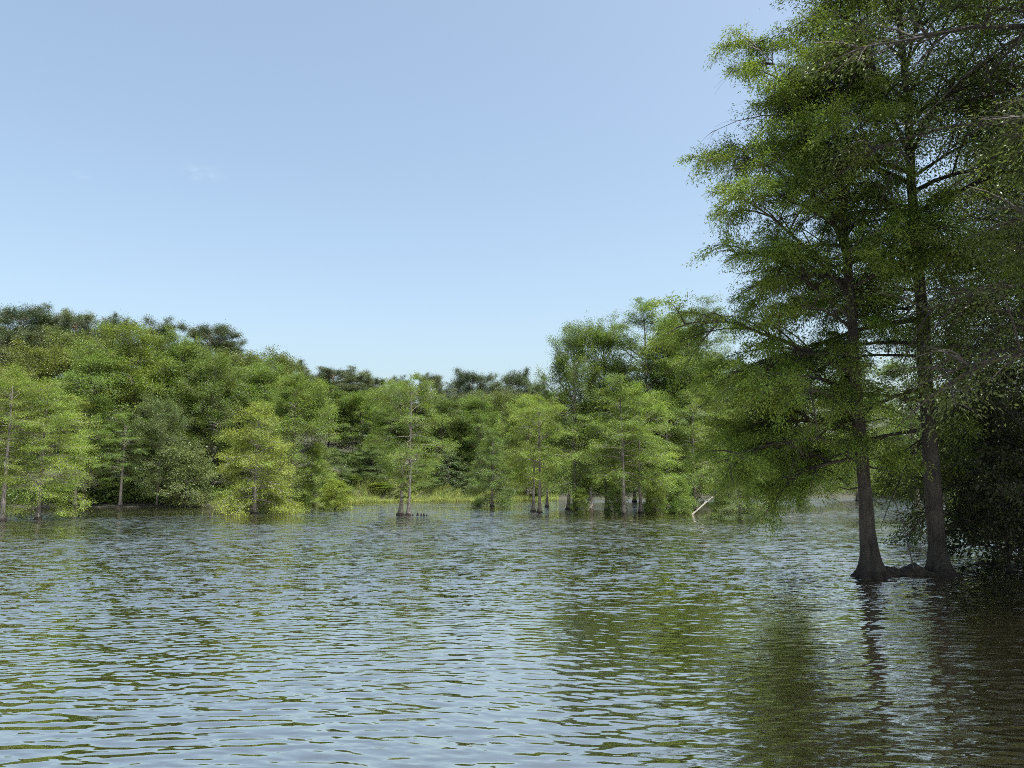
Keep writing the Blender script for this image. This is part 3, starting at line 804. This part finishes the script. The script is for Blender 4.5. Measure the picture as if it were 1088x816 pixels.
# root mound and drift between the two trunks
mb = MB(); g = np.random.default_rng(21)
xa, xb = N1[0] + .42, N2[0] + .25
K = 26; t = np.linspace(0, 1, K)
hgt = .06 + .05 * np.sin(t * 3.1) + .05 * g.random(K) + .05 * np.sin(t * 17); hgt[0] = .02; hgt[-1] = .05
pts = np.stack([xa + (xb - xa) * t, N1[1] + .35 + .12 * np.sin(t * 5), hgt * .25], 1)
S = 14; th = np.arange(S) / S * 2 * PI
ring = np.stack([np.zeros((K, S)), np.cos(th)[None] * (.22 + .08 * g.random((K, 1))) * (1 + .25 * g.random((K, S))), np.sin(th)[None] * hgt[:, None] * (1 + .35 * g.random((K, S)))], -1)
v = pts[:, None] + ring; idx = np.arange(K * S).reshape(K, S); nx = np.roll(idx, -1, 1)
mb.add(v, np.stack([idx[:-1], nx[:-1], nx[1:], idx[1:]], -1))
rm = tag(obj('drift_mound', mb.mesh('drift_mound', M['darkbark'])), 'dark mound of roots and drift between the two near trunks', 'mound')
for i, (f, h, rr) in enumerate([(.2, .14, .035), (.38, .2, .035), (.52, .15, .035), (.68, .22, .035), (.9, .28, .05)]):
    k = obj('knee', knee(h, rr, 70 + i), rm); k.location = (xa + (xb - xa) * f, N1[1] + .25 + .1 * (i % 2), 0)

# bare sapling on the mound
mb = MB(); g = np.random.default_rng(23)
bx, by = ray_x(973, 18.1), 18.15
st_ = np.array([[bx, by, .1], [bx - .06, by, .5], [bx - .13, by, .9], [bx - .2, by, 1.3], [bx - .33, by + .02, 1.7], [bx - .36, by, 2.0]])
tubes(mb, st_[None], np.array([[.016, .015, .013, .011, .008, .004]]), 8)
tw = []
for i in range(26):
    s = g.uniform(.15, .95) * 5; k0 = min(int(s), 4); p0 = st_[k0] * (1 - s + k0) + st_[k0 + 1] * (s - k0)
    a = g.random() * 6.28; L = g.uniform(.25, .75)
    d = np.array([math.cos(a), math.sin(a) * .6, g.normal(.25, .35)])
    tw.append([p0 + d * L * q + g.normal(0, .02, 3) * q - np.array([0, 0, .15 * L * q * q]) for q in np.linspace(0, 1, 5)])
tubes(mb, np.array(tw), np.full((26, 1), .006) * (1 - .7 * np.linspace(0, 1, 5)), 4)
tag(obj('bare_sapling', mb.mesh('bare_sapling', M['bark'])), 'thin bare sapling on the root mound between the near trunks', 'sapling')

# ---------------------------------------------------------------- sky, sun, camera
SUN_EL, SUN_AZ = 66.0, 128.0       # azimuth clockwise from the view direction (+Y)
w = bpy.data.worlds.new('World'); bpy.context.scene.world = w; w.use_nodes = True
nt = w.node_tree; nd = nt.nodes; lk = nt.links
for n in list(nd): nd.remove(n)
out = N(nd, 'ShaderNodeOutputWorld'); bg = N(nd, 'ShaderNodeBackground'); bg.inputs['Strength'].default_value = .073
sky = N(nd, 'ShaderNodeTexSky', sky_type='NISHITA'); sky.sun_disc = False
sky.sun_elevation = math.radians(SUN_EL); sky.sun_rotation = math.radians(SUN_AZ)
sky.air_density = 1.0; sky.dust_density = 4.5; sky.ozone_density = .8; sky.altitude = 50
# two faint wisps of cloud
tc = N(nd, 'ShaderNodeTexCoord')
nz = N(nd, 'ShaderNodeTexNoise'); nz.inputs['Scale'].default_value = 60; nz.inputs['Detail'].default_value = 5
mp = N(nd, 'ShaderNodeMapping'); mp.inputs['Scale'].default_value = (1, 1, 2.2); lk.new(tc.outputs['Generated'], mp.inputs['Vector']); lk.new(mp.outputs[0], nz.inputs['Vector'])
tot = None
for (px, py, rad, sx_) in ((87, 186, .013, 1.), (215, 184, .03, 1.)):
    u, v_ = (px - 544) / FPX, (408 - py) / FPX
    d = np.array([u, CP - v_ * SP, SP + v_ * CP]); d /= np.linalg.norm(d)
    sb = N(nd, 'ShaderNodeVectorMath', operation='SUBTRACT'); lk.new(tc.outputs['Generated'], sb.inputs[0]); sb.inputs[1].default_value = d
    mu = N(nd, 'ShaderNodeVectorMath', operation='MULTIPLY'); lk.new(sb.outputs[0], mu.inputs[0]); mu.inputs[1].default_value = (1, 1, 2.6)
    ln = N(nd, 'ShaderNodeVectorMath', operation='LENGTH'); lk.new(mu.outputs[0], ln.inputs[0])
    f = math_(nd, lk, 'MULTIPLY_ADD', ln.outputs['Value'], -1 / rad, True); f.node.inputs[2].default_value = 1.
    tot = f if tot is None else math_(nd, lk, 'ADD', tot, f)
nf = math_(nd, lk, 'MULTIPLY_ADD', nz.outputs['Fac'], 3.0, True); nf.node.inputs[2].default_value = -1.2
cl = math_(nd, lk, 'MULTIPLY', math_(nd, lk, 'MULTIPLY', tot, nf), .07)
mx = N(nd, 'ShaderNodeMix', data_type='RGBA'); hs = N(nd, 'ShaderNodeHueSaturation'); hs.inputs['Saturation'].default_value = .95; hs.inputs['Value'].default_value = 1.0; lk.new(sky.outputs[0], hs.inputs['Color'])
lk.new(cl, mx.inputs['Factor']); tn = N(nd, 'ShaderNodeVectorMath', operation='MULTIPLY'); lk.new(hs.outputs[0], tn.inputs[0]); tn.inputs[1].default_value = (1.015, 1.045, .97)
lk.new(tn.outputs[0], mx.inputs['A'])
mx.inputs['B'].default_value = (8, 8.2, 8.6, 1)
lk.new(mx.outputs['Result'], bg.inputs['Color']); lk.new(bg.outputs[0], out.inputs['Surface'])

sl = bpy.data.lights.new('sun', 'SUN'); sl.energy = 5.0; sl.angle = math.radians(.5); sl.color = (1, .955, .88)
so = bpy.data.objects.new('sun', sl); C.objects.link(so)
so.rotation_euler = (math.radians(90 - SUN_EL), 0, math.radians(180 - SUN_AZ) + 0.0)

cam = bpy.data.cameras.new('camera'); co = bpy.data.objects.new('camera', cam); C.objects.link(co)
cam.sensor_fit = 'HORIZONTAL'; cam.sensor_width = 36; cam.lens = FPX / 1088 * 36
cam.clip_start = .05; cam.clip_end = 4000
co.location = (0, 0, EYE); co.rotation_euler = (PI / 2 + PITCH, 0, 0)
sc = bpy.context.scene
sc.camera = co
vs = sc.view_settings
vs.view_transform = 'Standard'; vs.look = 'None'; vs.gamma = 1; vs.exposure = 1.92; vs.use_curve_mapping = False
sc.render.engine = 'CYCLES'
sc.cycles.max_bounces = 8; sc.cycles.diffuse_bounces = 4; sc.cycles.glossy_bounces = 3; sc.cycles.transmission_bounces = 4
sc.cycles.sample_clamp_indirect = 6
sc.cycles.use_denoising = False
sc.cycles.pixel_filter_type = 'BLACKMAN_HARRIS'; sc.cycles.filter_width = .95
